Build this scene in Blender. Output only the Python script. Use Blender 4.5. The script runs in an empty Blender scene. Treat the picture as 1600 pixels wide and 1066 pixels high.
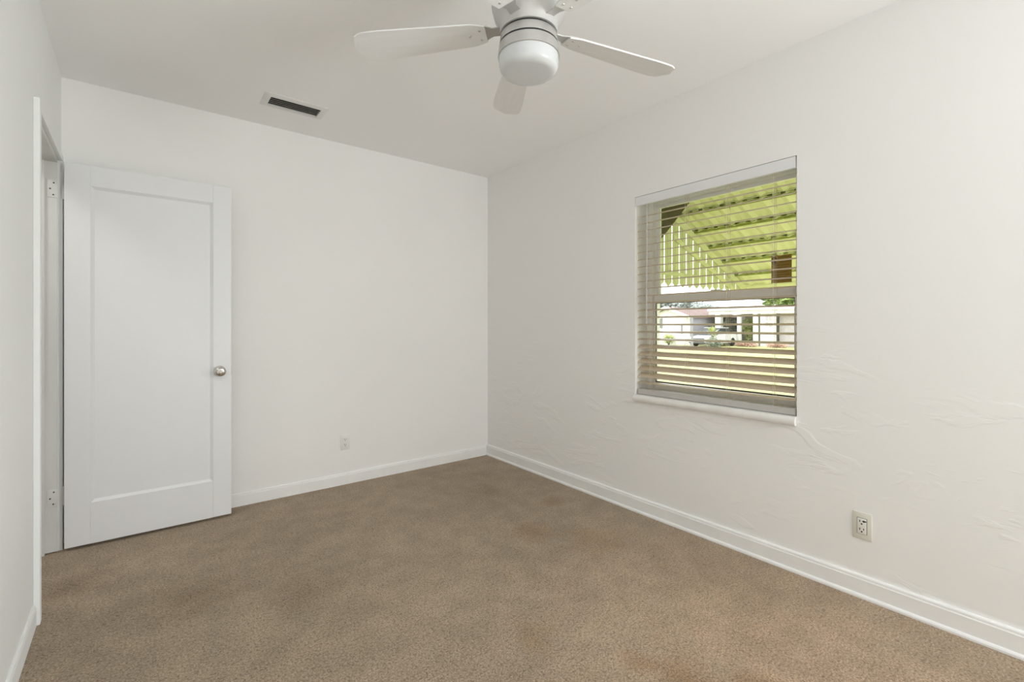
import bpy, bmesh, math, random
from mathutils import Vector, Matrix

# ------------------------------------------------------------------ camera, sky, lights, exposure
C = bpy.context.scene
COL = C.collection
random.seed(7)
R = math.radians

cam_d = bpy.data.cameras.new('camera')
cam = bpy.data.objects.new('camera', cam_d)
COL.objects.link(cam)
cam.location = (0, 0, 1.187)
cam.rotation_euler = (R(90), 0, R(-38.0))
cam_d.sensor_width = 36
cam_d.lens = 730 / 1600 * 36
cam_d.shift_y = -25 / 1600
cam_d.clip_start = 0.02
cam_d.clip_end = 300
C.camera = cam

w = bpy.data.worlds.new('sky')
C.world = w
w.use_nodes = True
bg = w.node_tree.nodes['Background']
bg.inputs['Color'].default_value = (0.97, 0.985, 1.0, 1)
bg.inputs['Strength'].default_value = 3.0

def area(name, loc, rot, sx, sy, power, col):
    d = bpy.data.lights.new(name, 'AREA')
    d.shape = 'RECTANGLE'
    d.size, d.size_y = sx, sy
    d.energy = power
    d.color = col
    o = bpy.data.objects.new(name, d)
    o.location = loc
    o.rotation_euler = rot
    COL.objects.link(o)
    return o

# area light added to brighten the room, in an added opening out of frame
area('added_side_fill', (2.52, -1.70, 1.40), (0, R(112), R(-52)), 1.2, 1.1, 91, (0.93, 0.972, 1.0))
# unseen lamp added in the hall to brighten the doorway jamb
area('added_hall_fill', (-1.05, 2.6, 2.52), (0, 0, 0), 0.4, 0.4, 9, (1.0, 0.97, 0.93))

C.view_settings.view_transform = 'Standard'
C.view_settings.look = 'None'
C.view_settings.exposure = 0.0
C.view_settings.gamma = 1.0
C.view_settings.use_curve_mapping = False
C.cycles.diffuse_bounces = 10
C.cycles.max_bounces = 16
C.cycles.transparent_max_bounces = 16

# ------------------------------------------------------------------ room measures
H = 2.5376          # ceiling
XR = 2.464          # right wall
YB = 3.516          # back wall (with the open door)
YF = -2.40          # wall behind the camera
XO = 2.70           # outer face of the right wall
def skew(v):        # the left wall runs a touch out of square
    return Vector((v.x - (v.y - 1.5) * 0.0164, v.y, v.z))

# ------------------------------------------------------------------ mesh helpers
class MB:
    def __init__(self):
        self.bm = bmesh.new()
    def box(self, x0, x1, y0, y1, z0, z1, bevel=0, seg=2):
        vs = [self.bm.verts.new(p) for p in ((x0,y0,z0),(x1,y0,z0),(x1,y1,z0),(x0,y1,z0),(x0,y0,z1),(x1,y0,z1),(x1,y1,z1),(x0,y1,z1))]
        fs = [self.bm.faces.new([vs[i] for i in f]) for f in ((3,2,1,0),(4,5,6,7),(0,1,5,4),(1,2,6,5),(2,3,7,6),(3,0,4,7))]
        if bevel:
            es = list({e for f in fs for e in f.edges})
            bmesh.ops.bevel(self.bm, geom=es, offset=bevel, segments=seg, affect='EDGES', profile=0.5)
        return self
    def prism(self, pts, axis, a, b):
        """pts: 2-D outline; axis 'x','y','z' extrusion from a to b"""
        def P(p, t):
            return {'x': (t, p[0], p[1]), 'y': (p[0], t, p[1]), 'z': (p[0], p[1], t)}[axis]
        A = [self.bm.verts.new(P(p, a)) for p in pts]
        B = [self.bm.verts.new(P(p, b)) for p in pts]
        n = len(pts)
        self.bm.faces.new(A); self.bm.faces.new(B[::-1])
        for i in range(n):
            j = (i + 1) % n
            self.bm.faces.new((A[j], A[i], B[i], B[j]))
        return self
    def lathe(self, prof, c=(0,0,0), axis='z', n=48):
        """prof: (r, h) list"""
        rings = []
        def P(r, h, a):
            x, y = r * math.cos(a), r * math.sin(a)
            q = {'z': (x, y, h), 'x': (h, x, y), 'y': (x, h, y)}[axis]
            return (c[0]+q[0], c[1]+q[1], c[2]+q[2])
        for r, h in prof:
            if r < 1e-6:
                rings.append([self.bm.verts.new(P(0, h, 0))])
            else:
                rings.append([self.bm.verts.new(P(r, h, 2*math.pi*i/n)) for i in range(n)])
        for k in range(len(rings)-1):
            a, b = rings[k], rings[k+1]
            for i in range(n):
                j = (i+1) % n
                if len(a) == 1 and len(b) == 1: continue
                if len(a) == 1: self.bm.faces.new((a[0], b[j], b[i]))
                elif len(b) == 1: self.bm.faces.new((a[i], a[j], b[0]))
                else: self.bm.faces.new((a[i], a[j], b[j], b[i]))
        return self
    def tube(self, pts, r, n=8):
        pts = [Vector(p) for p in pts]
        rings = []
        for i, p in enumerate(pts):
            t = (pts[min(i+1, len(pts)-1)] - pts[max(i-1, 0)]).normalized()
            u = t.orthogonal().normalized()
            if i and abs(t.dot(Vector((0,0,1)))) < 0.99:
                u = t.cross(Vector((0,0,1))).normalized()
            elif abs(t.dot(Vector((0,0,1)))) < 0.99:
                u = t.cross(Vector((0,0,1))).normalized()
            else:
                u = t.cross(Vector((0,1,0))).normalized()
            v = t.cross(u)
            rr = r[i] if isinstance(r, (list, tuple)) else r
            rings.append([self.bm.verts.new(p + (u*math.cos(2*math.pi*k/n) + v*math.sin(2*math.pi*k/n))*rr) for k in range(n)])
        for a, b in zip(rings, rings[1:]):
            for k in range(n):
                self.bm.faces.new((a[k], a[(k+1)%n], b[(k+1)%n], b[k]))
        self.bm.faces.new(rings[0][::-1]); self.bm.faces.new(rings[-1])
        return self
    def quad(self, a, b, c, d):
        self.bm.faces.new([self.bm.verts.new(p) for p in (a, b, c, d)])
        return self
    def map(self, f):
        for v in self.bm.verts: v.co = f(v.co)
        return self
    def build(self, name, mat, parent=None, smooth=False, at=None):
        """links ONE mesh object; coordinates given are the room's (or the parent's own when at is given)"""
        bm = self.bm
        bmesh.ops.recalc_face_normals(bm, faces=bm.faces)
        if parent is not None:
            off = Vector((0,0,0)); p = parent
            while p is not None:
                off += p.location; p = p.parent
            loc = Vector((0,0,0))
            if at is None:
                for v in bm.verts: v.co -= off
            else:
                loc = Vector(at)
        else:
            lo = Vector([min(v.co[i] for v in bm.verts) for i in range(3)])
            hi = Vector([max(v.co[i] for v in bm.verts) for i in range(3)])
            loc = Vector(((lo.x+hi.x)/2, (lo.y+hi.y)/2, lo.z))
            for v in bm.verts: v.co -= loc
        me = bpy.data.meshes.new(name)
        bm.to_mesh(me); bm.free()
        if smooth:
            for p in me.polygons: p.use_smooth = True
            try: me.set_sharp_from_angle(angle=R(38))
            except Exception: pass
        me.materials.append(mat)
        o = bpy.data.objects.new(name, me)
        COL.objects.link(o)
        o.location = loc
        o.parent = parent
        return o

def tag(o, label=None, cat=None, group=None, kind=None):
    if label: o['label'] = label
    if cat: o['category'] = cat
    if group: o['group'] = group
    if kind: o['kind'] = kind
    return o
def thing(name, loc, label, cat, group=None, kind=None):
    o = bpy.data.objects.new(name, None)
    o.empty_display_size = 0.05
    COL.objects.link(o)
    o.location = loc
    return tag(o, label, cat, group, kind)
def copy_part(o, parent, loc=None, rot=None):
    c = o.copy(); COL.objects.link(c); c.parent = parent
    if loc is not None: c.location = loc
    if rot is not None: c.rotation_euler = rot
    return c

# ------------------------------------------------------------------ materials
def new_mat(name):
    m = bpy.data.materials.new(name); m.use_nodes = True
    nt = m.node_tree
    return m, nt, nt.nodes, nt.links, nt.nodes['Principled BSDF']
def plain(name, col, rough=0.5, metal=0.0, spec=0.5, var=0.04, vscale=6.0, bump=0.0, bscale=60.0, bdist=0.002, stretch=(1,1,1), coat=0.0):
    """painted / moulded / metal surface with faint tone variation and optional bump"""
    m, nt, N, L, b = new_mat(name)
    b.inputs['Roughness'].default_value = rough
    b.inputs['Metallic'].default_value = metal
    b.inputs['Specular IOR Level'].default_value = spec
    b.inputs['Coat Weight'].default_value = coat
    tc = N.new('ShaderNodeTexCoord')
    mp = N.new('ShaderNodeMapping'); mp.inputs['Scale'].default_value = stretch
    L.new(tc.outputs['Object'], mp.inputs['Vector'])
    n = N.new('ShaderNodeTexNoise'); n.inputs['Scale'].default_value = vscale; n.inputs['Detail'].default_value = 5
    L.new(mp.outputs['Vector'], n.inputs['Vector'])
    r = N.new('ShaderNodeValToRGB')
    r.color_ramp.elements[0].position = 0.3; r.color_ramp.elements[1].position = 0.7
    r.color_ramp.elements[0].color = [c*(1-var) for c in col] + [1]
    r.color_ramp.elements[1].color = [min(1, c*(1+var)) for c in col] + [1]
    L.new(n.outputs['Fac'], r.inputs['Fac'])
    L.new(r.outputs['Color'], b.inputs['Base Color'])
    if bump:
        n2 = N.new('ShaderNodeTexNoise'); n2.inputs['Scale'].default_value = bscale; n2.inputs['Detail'].default_value = 6
        L.new(mp.outputs['Vector'], n2.inputs['Vector'])
        bp = N.new('ShaderNodeBump'); bp.inputs['Strength'].default_value = bump; bp.inputs['Distance'].default_value = bdist
        L.new(n2.outputs['Fac'], bp.inputs['Height'])
        L.new(bp.outputs['Normal'], b.inputs['Normal'])
    return m

M_WALL = plain('warm_white_wall_paint', (0.865, 0.86, 0.85), 0.75, spec=0.25, var=0.012, vscale=1.5, bump=0.12, bscale=16, bdist=0.004)
M_LEFT = plain('cool_white_wall_paint', (0.83, 0.845, 0.845), 0.6, spec=0.3, var=0.012, vscale=1.5, bump=0.08, bscale=16, bdist=0.004)
M_CEIL = plain('white_ceiling_paint', (0.92, 0.92, 0.92), 0.85, spec=0.2, var=0.012, vscale=1.2, bump=0.06, bscale=20, bdist=0.003)
M_TRIM = plain('gloss_white_trim_paint', (0.87, 0.87, 0.865), 0.38, var=0.02, vscale=9, bump=0.08, bscale=30, bdist=0.002)
M_DOOR = plain('semi_gloss_white_door_paint', (0.785, 0.80, 0.815), 0.32, var=0.012, vscale=2, bump=0.05, bscale=40, bdist=0.001, stretch=(1,1,0.15))
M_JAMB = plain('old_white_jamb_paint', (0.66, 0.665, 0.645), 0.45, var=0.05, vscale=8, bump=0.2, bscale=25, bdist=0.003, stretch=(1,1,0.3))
M_SCREW = plain('dark_worn_screw_metal', (0.07, 0.065, 0.06), 0.5, metal=0.5)
M_NICKEL = plain('satin_nickel', (0.62, 0.60, 0.57), 0.16, metal=1.0, var=0.03, vscale=40)
M_SILVER = plain('brushed_silver_fan_metal', (0.60, 0.60, 0.59), 0.36, metal=0.75, var=0.04, vscale=60, stretch=(0.1,0.1,6))
M_FANPAINT = plain('silver_grey_fan_paint', (0.56, 0.55, 0.54), 0.5, metal=0.25)
M_GAP = plain('gap_shadow_black', (0.012, 0.012, 0.012), 0.7)  # shadow in the fan's ring gaps, painted near-black
M_OPAL = plain('opal_glass_globe', (0.62, 0.635, 0.645), 0.22, var=0.008, vscale=4)
M_BLADE = plain('pale_grey_fan_blade', (0.80, 0.80, 0.795), 0.45, var=0.03, vscale=12, stretch=(0.3,3,1))
M_VENT = plain('white_enamel_vent', (0.76, 0.755, 0.74), 0.4)
M_LOUVRE = plain('dusty_shade_grey_louvre', (0.25, 0.243, 0.23), 0.55, var=0.2, vscale=30)  # white slats in poor light: their shade is put into this grey
M_DUCT = plain('duct_shadow_black', (0.015, 0.015, 0.014), 0.8)
M_PLATE = plain('white_plastic_plate', (0.80, 0.79, 0.77), 0.35)
M_ALMOND = plain('almond_plastic_plate', (0.71, 0.695, 0.62), 0.35)
M_ALMOND2 = plain('pale_almond_receptacle', (0.78, 0.77, 0.71), 0.3)
M_SLOT = plain('dark_slot', (0.02, 0.018, 0.015), 0.6)
M_BLIND = plain('white_blind_valance', (0.78, 0.785, 0.80), 0.4, var=0.01)
M_SLAT = plain('shade_tan_faux_wood_slat', (0.56, 0.465, 0.36), 0.34, var=0.05, vscale=5, stretch=(8,0.6,8))  # one tan for all slats, with their backlit darkness put in
M_RAIL = plain('shade_grey_bottom_rail', (0.52, 0.50, 0.475), 0.4, var=0.03)  # shading of the rail's face is put into this grey
M_CORD = plain('white_ladder_cord', (0.66, 0.60, 0.48), 0.8)
M_WAND = plain('clear_grey_wand', (0.55, 0.54, 0.50), 0.2)
M_FRAME = plain('white_aluminium_window_frame', (0.88, 0.88, 0.86), 0.38, var=0.02)
M_GASKET = plain('dark_window_gasket', (0.10, 0.085, 0.065), 0.7)
M_SILL = plain('white_marble_sill', (0.82, 0.81, 0.79), 0.22, var=0.05, vscale=14, bump=0.05, bscale=20)
def paper_mat():
    m, nt, N, L, b = new_mat('thin_brown_notice_paper')
    b.inputs['Base Color'].default_value = (0.42, 0.30, 0.10, 1); b.inputs['Roughness'].default_value = 0.7
    t = N.new('ShaderNodeBsdfTranslucent'); n = N.new('ShaderNodeTexNoise'); n.inputs['Scale'].default_value = 30
    r = N.new('ShaderNodeValToRGB'); r.color_ramp.elements[0].color = (0.50, 0.36, 0.12, 1); r.color_ramp.elements[1].color = (0.60, 0.45, 0.17, 1)
    L.new(n.outputs['Fac'], r.inputs['Fac']); L.new(r.outputs['Color'], t.inputs['Color'])
    x = N.new('ShaderNodeMixShader'); x.inputs[0].default_value = 0.5
    L.new(b.outputs[0], x.inputs[1]); L.new(t.outputs[0], x.inputs[2]); L.new(x.outputs[0], N['Material Output'].inputs['Surface'])
    return m
M_PAPER = paper_mat()
M_INK = plain('dark_print', (0.05, 0.04, 0.012), 0.8)
M_FADED = plain('faded_print', (0.22, 0.15, 0.045), 0.8)
M_AWN = plain('pale_green_awning_aluminium', (0.575, 0.59, 0.31), 0.5, var=0.05, vscale=5, bump=0.25, bscale=14, bdist=0.006, stretch=(0.25,3,1))
M_AWNLIP = plain('olive_awning_seam', (0.27, 0.30, 0.06), 0.6, var=0.25, vscale=25)
M_AWNSLAT = plain('sage_awning_side_slat', (0.50, 0.52, 0.27), 0.55, var=0.06, vscale=10)
M_BOARD = plain('weathered_dark_brown_board', (0.055, 0.042, 0.012), 0.8, var=0.35, vscale=22)
M_STUCCO = plain('white_stucco', (0.80, 0.79, 0.77), 0.85, var=0.03, bump=0.3, bscale=40)
M_LAV = plain('shade_lavender_siding', (0.33, 0.32, 0.355), 0.8)  # shade on the white house's side wall, put into the colour
M_ROOFW = plain('white_roof_coating', (0.82, 0.81, 0.79), 0.8, var=0.05, vscale=2)
M_ROOFP = plain('pinkish_brown_shingle', (0.27, 0.19, 0.175), 0.9, var=0.15, vscale=3)
M_WING = plain('dark_house_window', (0.20, 0.21, 0.24), 0.15)
M_SHUT = plain('grey_shutter', (0.24, 0.245, 0.25), 0.6)
M_POLE = plain('grey_metal_post', (0.30, 0.29, 0.32), 0.5)
M_GREYW = plain('grey_screened_wall', (0.55, 0.51, 0.52), 0.8, var=0.08)
M_BLUED = plain('blue_grey_door', (0.38, 0.39, 0.50), 0.5)
M_CARP = plain('white_car_paint', (0.62, 0.63, 0.66), 0.2, coat=0.6)
M_CARG = plain('dark_car_glass', (0.05, 0.055, 0.06), 0.1)
M_TYRE = plain('black_tyre', (0.02, 0.02, 0.02), 0.8)
M_LAMPC = plain('clear_headlight', (0.8, 0.8, 0.8), 0.1)
M_LAMPA = plain('dark_bumper', (0.09, 0.09, 0.10), 0.5)
M_LEAFD = plain('dark_green_hedge_leaf', (0.26, 0.29, 0.21), 0.6, var=0.4, vscale=3)
M_LEAFG = plain('green_tree_leaf', (0.33, 0.42, 0.15), 0.6, var=0.4, vscale=1.5)
M_LEAFY = plain('yellow_green_leaf', (0.46, 0.50, 0.20), 0.6, var=0.35, vscale=3)
M_LEAFS = plain('silver_grey_leaf', (0.42, 0.45, 0.44), 0.7, var=0.3, vscale=2)
M_FLOWER = plain('orange_pink_blossom', (0.60, 0.40, 0.30), 0.7, var=0.3, vscale=8)
M_BARK = plain('brown_bark', (0.14, 0.10, 0.07), 0.9, var=0.3, vscale=10)
M_DIRT = plain('bare_soil', (0.30, 0.22, 0.15), 0.9, var=0.2)

def carpet_mat():
    m, nt, N, L, b = new_mat('beige_brown_carpet_pile')
    b.inputs['Roughness'].default_value = 0.95
    b.inputs['Specular IOR Level'].default_value = 0.1
    b.inputs['Sheen Weight'].default_value = 0.15
    g = N.new('ShaderNodeNewGeometry')
    def noise(scale, detail=3, rough=0.5, vec=None):
        n = N.new('ShaderNodeTexNoise'); n.inputs['Scale'].default_value = scale
        n.inputs['Detail'].default_value = detail; n.inputs['Roughness'].default_value = rough
        L.new(vec or g.outputs['Position'], n.inputs['Vector']); return n
    def ramp(src, p0, c0, p1, c1):
        r = N.new('ShaderNodeValToRGB'); r.color_ramp.elements[0].position = p0; r.color_ramp.elements[1].position = p1
        r.color_ramp.elements[0].color = (*c0, 1); r.color_ramp.elements[1].color = (*c1, 1)
        L.new(src, r.inputs['Fac']); return r
    def mul(a, c, fac=1.0, mode='MULTIPLY'):
        x = N.new('ShaderNodeMix'); x.data_type = 'RGBA'; x.blend_type = mode
        if isinstance(fac, float): x.inputs[0].default_value = fac
        else: L.new(fac, x.inputs[0])
        L.new(a, x.inputs[6])
        if isinstance(c, tuple): x.inputs[7].default_value = (*c, 1)
        else: L.new(c, x.inputs[7])
        return x.outputs[2]
    big = noise(1.3, 4)
    col = ramp(big.outputs['Fac'], 0.35, (0.395, 0.31, 0.222), 0.68, (0.46, 0.365, 0.268)).outputs['Color']
    # traffic soiling and soft brush marks
    mid = noise(7, 5, 0.6)
    col = mul(col, ramp(mid.outputs['Fac'], 0.35, (0.86, 0.85, 0.84), 0.62, (1.04, 1.03, 1.02)).outputs['Color'])
    # tufts
    fine = noise(150, 3, 0.7)
    col = mul(col, ramp(fine.outputs['Fac'], 0.32, (0.42, 0.40, 0.37), 0.66, (1.36, 1.36, 1.36)).outputs['Color'])
    vor = N.new('ShaderNodeTexNoise'); vor.inputs['Scale'].default_value = 70; vor.inputs['Detail'].default_value = 2
    L.new(g.outputs['Position'], vor.inputs['Vector'])
    col = mul(col, ramp(vor.outputs['Fac'], 0.30, (0.70, 0.68, 0.66), 0.48, (1, 1, 1)).outputs['Color'])
    # a broad lighter, warmer patch toward the right wall, then stains where they lie
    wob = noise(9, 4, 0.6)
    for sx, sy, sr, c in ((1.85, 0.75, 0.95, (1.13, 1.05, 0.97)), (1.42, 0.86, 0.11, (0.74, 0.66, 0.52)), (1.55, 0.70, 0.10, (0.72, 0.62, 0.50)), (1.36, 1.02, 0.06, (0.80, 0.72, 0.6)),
                          (1.95, 1.75, 0.16, (0.98, 0.87, 0.75)), (1.75, 2.05, 0.14, (0.86, 0.78, 0.68)), (0.15, 2.45, 0.20, (0.84, 0.80, 0.74)),
                          (0.55, 2.2, 0.16, (0.88, 0.84, 0.80)), (1.15, 1.35, 0.10, (0.86, 0.80, 0.72)), (2.15, 2.3, 0.10, (0.82, 0.76, 0.68)),
                          (-0.26, 2.9, 0.16, (0.78, 0.74, 0.70)), (1.9, 2.75, 0.13, (0.86, 0.82, 0.76))):
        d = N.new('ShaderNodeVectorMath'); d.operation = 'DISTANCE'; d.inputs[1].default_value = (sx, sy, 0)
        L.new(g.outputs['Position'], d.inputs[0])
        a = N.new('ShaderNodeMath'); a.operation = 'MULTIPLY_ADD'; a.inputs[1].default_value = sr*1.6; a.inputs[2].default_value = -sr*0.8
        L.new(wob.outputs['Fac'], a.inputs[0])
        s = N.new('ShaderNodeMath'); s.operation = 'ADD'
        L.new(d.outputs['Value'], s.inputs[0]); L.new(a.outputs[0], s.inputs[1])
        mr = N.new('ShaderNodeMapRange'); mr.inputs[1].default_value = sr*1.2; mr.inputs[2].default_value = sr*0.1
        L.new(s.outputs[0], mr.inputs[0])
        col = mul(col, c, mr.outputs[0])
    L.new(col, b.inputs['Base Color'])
    add = N.new('ShaderNodeMath'); add.operation = 'MULTIPLY_ADD'; add.inputs[1].default_value = 0.5
    L.new(vor.outputs['Fac'], add.inputs[0]); L.new(fine.outputs['Fac'], add.inputs[2])
    bp = N.new('ShaderNodeBump'); bp.inputs['Strength'].default_value = 0.8; bp.inputs['Distance'].default_value = 0.008
    L.new(add.outputs[0], bp.inputs['Height']); L.new(bp.outputs['Normal'], b.inputs['Normal'])
    return m
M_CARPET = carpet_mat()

def plaster_mat():
    """hand-trowelled plaster of the right wall: flat above, ridges and patches lower down"""
    m, nt, N, L, b = new_mat('warm_white_trowelled_plaster')
    b.inputs['Base Color'].default_value = (0.865, 0.86, 0.85, 1)
    b.inputs['Roughness'].default_value = 0.7
    b.inputs['Specular IOR Level'].default_value = 0.3
    g = N.new('ShaderNodeNewGeometry')
    mp = N.new('ShaderNodeMapping'); mp.inputs['Rotation'].default_value = (R(35), 0, 0); mp.inputs['Scale'].default_value = (1, 0.45, 1.25)
    L.new(g.outputs['Position'], mp.inputs['Vector'])
    n = N.new('ShaderNodeTexNoise'); n.inputs['Scale'].default_value = 7; n.inputs['Detail'].default_value = 5; n.inputs['Distortion'].default_value = 1.2
    L.new(mp.outputs['Vector'], n.inputs['Vector'])
    r = N.new('ShaderNodeValToRGB'); r.color_ramp.elements[0].position = 0.53; r.color_ramp.elements[1].position = 0.60
    L.new(n.outputs['Fac'], r.inputs['Fac'])
    patch = N.new('ShaderNodeTexNoise'); patch.inputs['Scale'].default_value = 2.2; patch.inputs['Detail'].default_value = 2
    L.new(g.outputs['Position'], patch.inputs['Vector'])
    r2 = N.new('ShaderNodeValToRGB'); r2.color_ramp.elements[0].position = 0.42; r2.color_ramp.elements[1].position = 0.55
    L.new(patch.outputs['Fac'], r2.inputs['Fac'])
    sep = N.new('ShaderNodeSeparateXYZ'); L.new(g.outputs['Position'], sep.inputs[0])
    low = N.new('ShaderNodeMapRange'); low.inputs[1].default_value = 1.5; low.inputs[2].default_value = 0.6
    L.new(sep.outputs['Z'], low.inputs[0])
    m1 = N.new('ShaderNodeMath'); m1.operation = 'MULTIPLY'; L.new(r.outputs['Color'], m1.inputs[0]); L.new(r2.outputs['Color'], m1.inputs[1])
    m2 = N.new('ShaderNodeMath'); m2.operation = 'MULTIPLY'; L.new(m1.outputs[0], m2.inputs[0]); L.new(low.outputs[0], m2.inputs[1])
    soft = N.new('ShaderNodeTexNoise'); soft.inputs['Scale'].default_value = 9; soft.inputs['Detail'].default_value = 4
    L.new(g.outputs['Position'], soft.inputs['Vector'])
    m3 = N.new('ShaderNodeMath'); m3.operation = 'MULTIPLY_ADD'; m3.inputs[1].default_value = 0.22
    L.new(soft.outputs['Fac'], m3.inputs[0]); L.new(m2.outputs[0], m3.inputs[2])
    bp = N.new('ShaderNodeBump'); bp.inputs['Strength'].default_value = 0.26; bp.inputs['Distance'].default_value = 0.006
    L.new(m3.outputs[0], bp.inputs['Height']); L.new(bp.outputs['Normal'], b.inputs['Normal'])
    return m
M_PLASTER = plaster_mat()

def glass_mat():
    m, nt, N, L, b = new_mat('clear_window_glass')
    N.remove(b)
    t = N.new('ShaderNodeBsdfTransparent'); t.inputs['Color'].default_value = (0.97, 0.985, 0.97, 1)
    g = N.new('ShaderNodeBsdfGlossy'); g.inputs['Roughness'].default_value = 0.0
    f = N.new('ShaderNodeFresnel'); f.inputs['IOR'].default_value = 1.25
    x = N.new('ShaderNodeMixShader')
    L.new(f.outputs[0], x.inputs[0]); L.new(t.outputs[0], x.inputs[1]); L.new(g.outputs[0], x.inputs[2])
    L.new(x.outputs[0], N['Material Output'].inputs['Surface'])
    return m
M_GLASS = glass_mat()

def lawn_mat():
    m, nt, N, L, b = new_mat('yellow_green_grass')
    b.inputs['Roughness'].default_value = 0.9
    g = N.new('ShaderNodeNewGeometry')
    n = N.new('ShaderNodeTexNoise'); n.inputs['Scale'].default_value = 0.8; n.inputs['Detail'].default_value = 8
    L.new(g.outputs['Position'], n.inputs['Vector'])
    r = N.new('ShaderNodeValToRGB'); r.color_ramp.elements[0].position = 0.35; r.color_ramp.elements[1].position = 0.7
    r.color_ramp.elements[0].color = (0.40, 0.41, 0.17, 1); r.color_ramp.elements[1].color = (0.56, 0.53, 0.27, 1)
    L.new(n.outputs['Fac'], r.inputs['Fac']); L.new(r.outputs['Color'], b.inputs['Base Color'])
    return m
M_LAWN = lawn_mat()

# ------------------------------------------------------------------ room shell
def struct(o, label, cat):
    return tag(o, label, cat, kind='structure')

HX = -1.55          # far wall of the hall
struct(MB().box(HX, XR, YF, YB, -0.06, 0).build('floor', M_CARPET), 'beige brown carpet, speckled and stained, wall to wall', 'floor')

# ceiling with the duct hole of the vent
VX0, VX1, VY0, VY1 = 0.573, 0.862, 3.033, 3.157
cb = MB()
cb.box(HX, XR+0.2, YF-0.12, VY0, H, H+0.06).box(HX, XR+0.2, VY1, YB+0.12, H, H+0.06)
cb.box(HX, VX0, VY0, VY1, H, H+0.06).box(VX1, XR+0.2, VY0, VY1, H, H+0.06)
struct(cb.build('ceiling', M_CEIL), 'flat white painted ceiling', 'ceiling')

struct(MB().box(HX-0.1, XO, YB, YB+0.12, -0.06, H).build('wall_back', M_WALL), 'plain warm white wall behind the open door', 'wall')

# right wall with the window opening
WY0, WY1, WZ0, WZ1 = 0.928, 1.872, 0.70, 2.005
rb = MB()
rb.box(XR, XO, YF-0.12, -2.3, -0.4, H).box(XR, XO, -1.1, WY0, -0.4, H).box(XR, XO, -2.3, -1.1, -0.4, 0.7).box(XR, XO, -2.3, -1.1, 2.05, H)  # includes an unseen opening added for the side fill light
rb.box(XR, XO, WY1, YB, -0.4, H)
rb.box(XR, XO, WY0, WY1, -0.4, WZ0).box(XR, XO, WY0, WY1, WZ1, H)
struct(rb.build('wall_right', M_PLASTER), 'white trowelled plaster wall with the window', 'wall')

# left wall with the doorway (slightly out of square)
XL = -0.335
DY0, DY1, DZ = 2.645, 3.40, 2.052
lb = MB()
lb.box(XL-0.14, XL, YF, DY0, -0.06, H).box(XL-0.14, XL, DY1, YB, -0.06, H).box(XL-0.14, XL, DY0, DY1, DZ, H)
lb.map(skew)
struct(lb.build('wall_left', M_LEFT), 'white wall at the left edge with the doorway', 'wall')

# wall behind the camera with its window opening
struct(MB().box(HX-0.1, XR, YF-0.12, YF, -0.06, H).build('wall_front', M_WALL), 'plain white wall behind the camera', 'wall')
struct(MB().box(HX-0.1, HX, YF, YB, -0.06, H).build('wall_hall', M_WALL), 'white hall wall beyond the doorway', 'wall')

# baseboards
def base_profile(t=0.016, h=0.09):
    return [(0, 0), (t, 0), (t, h*0.82), (t*0.86, h*0.85), (t*0.80, h*0.95), (t*0.55, h), (0, h)]
bb = MB().prism([(XR - a, z) for a, z in base_profile(0.016, 0.095)], 'y', YF, YB)
bb.prism([(XR-0.016, 0), (XR-0.025, 0), (XR-0.025, 0.008), (XR-0.022, 0.014), (XR-0.016, 0.017)], 'y', YF, YB)
struct(bb.build('baseboard_right', M_TRIM), 'white baseboard along the window wall', 'baseboard')
bk = MB().prism([(YB - a, z) for a, z in base_profile(0.011, 0.085)], 'x', XL-0.03, XR-0.03)
struct(bk.build('baseboard_back', M_TRIM), 'white baseboard along the wall behind the door', 'baseboard')
bl = MB().prism([(XL + a, z) for a, z in base_profile(0.010, 0.085)], 'y', YF, DY0-0.045)
bl.map(skew)
struct(bl.build('baseboard_left', M_LEFT), 'white baseboard along the left wall', 'baseboard')

# doorway trim: casings, jambs, head and stop
CT = 0.020
tr = MB()
tr.box(XL, XL+CT, DY0-0.040, DY0, 0, DZ+0.035, 0.003)
struct(tr.map(skew).build('trim_1', M_LEFT), 'white casing on the near side of the doorway', 'trim')
tr = MB()
tr.box(XL, XL+CT*0.8, DY0, DY1+0.045, DZ, DZ+0.033, 0.003)
tr.box(XL, XL+CT*0.8, DY1, DY1+0.045, 0, DZ, 0.003)
struct(tr.map(skew).build('trim_2', M_LEFT), 'white head and hinge side casing of the doorway', 'trim')
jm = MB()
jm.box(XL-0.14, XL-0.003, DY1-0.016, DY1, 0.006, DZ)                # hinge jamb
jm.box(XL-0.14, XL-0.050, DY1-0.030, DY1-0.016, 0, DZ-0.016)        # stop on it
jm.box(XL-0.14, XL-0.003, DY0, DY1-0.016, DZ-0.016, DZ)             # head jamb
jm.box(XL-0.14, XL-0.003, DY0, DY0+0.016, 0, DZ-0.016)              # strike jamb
struct(jm.map(skew).build('trim_3', M_JAMB), 'worn white door jamb with door stop and hinges', 'trim')

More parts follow.
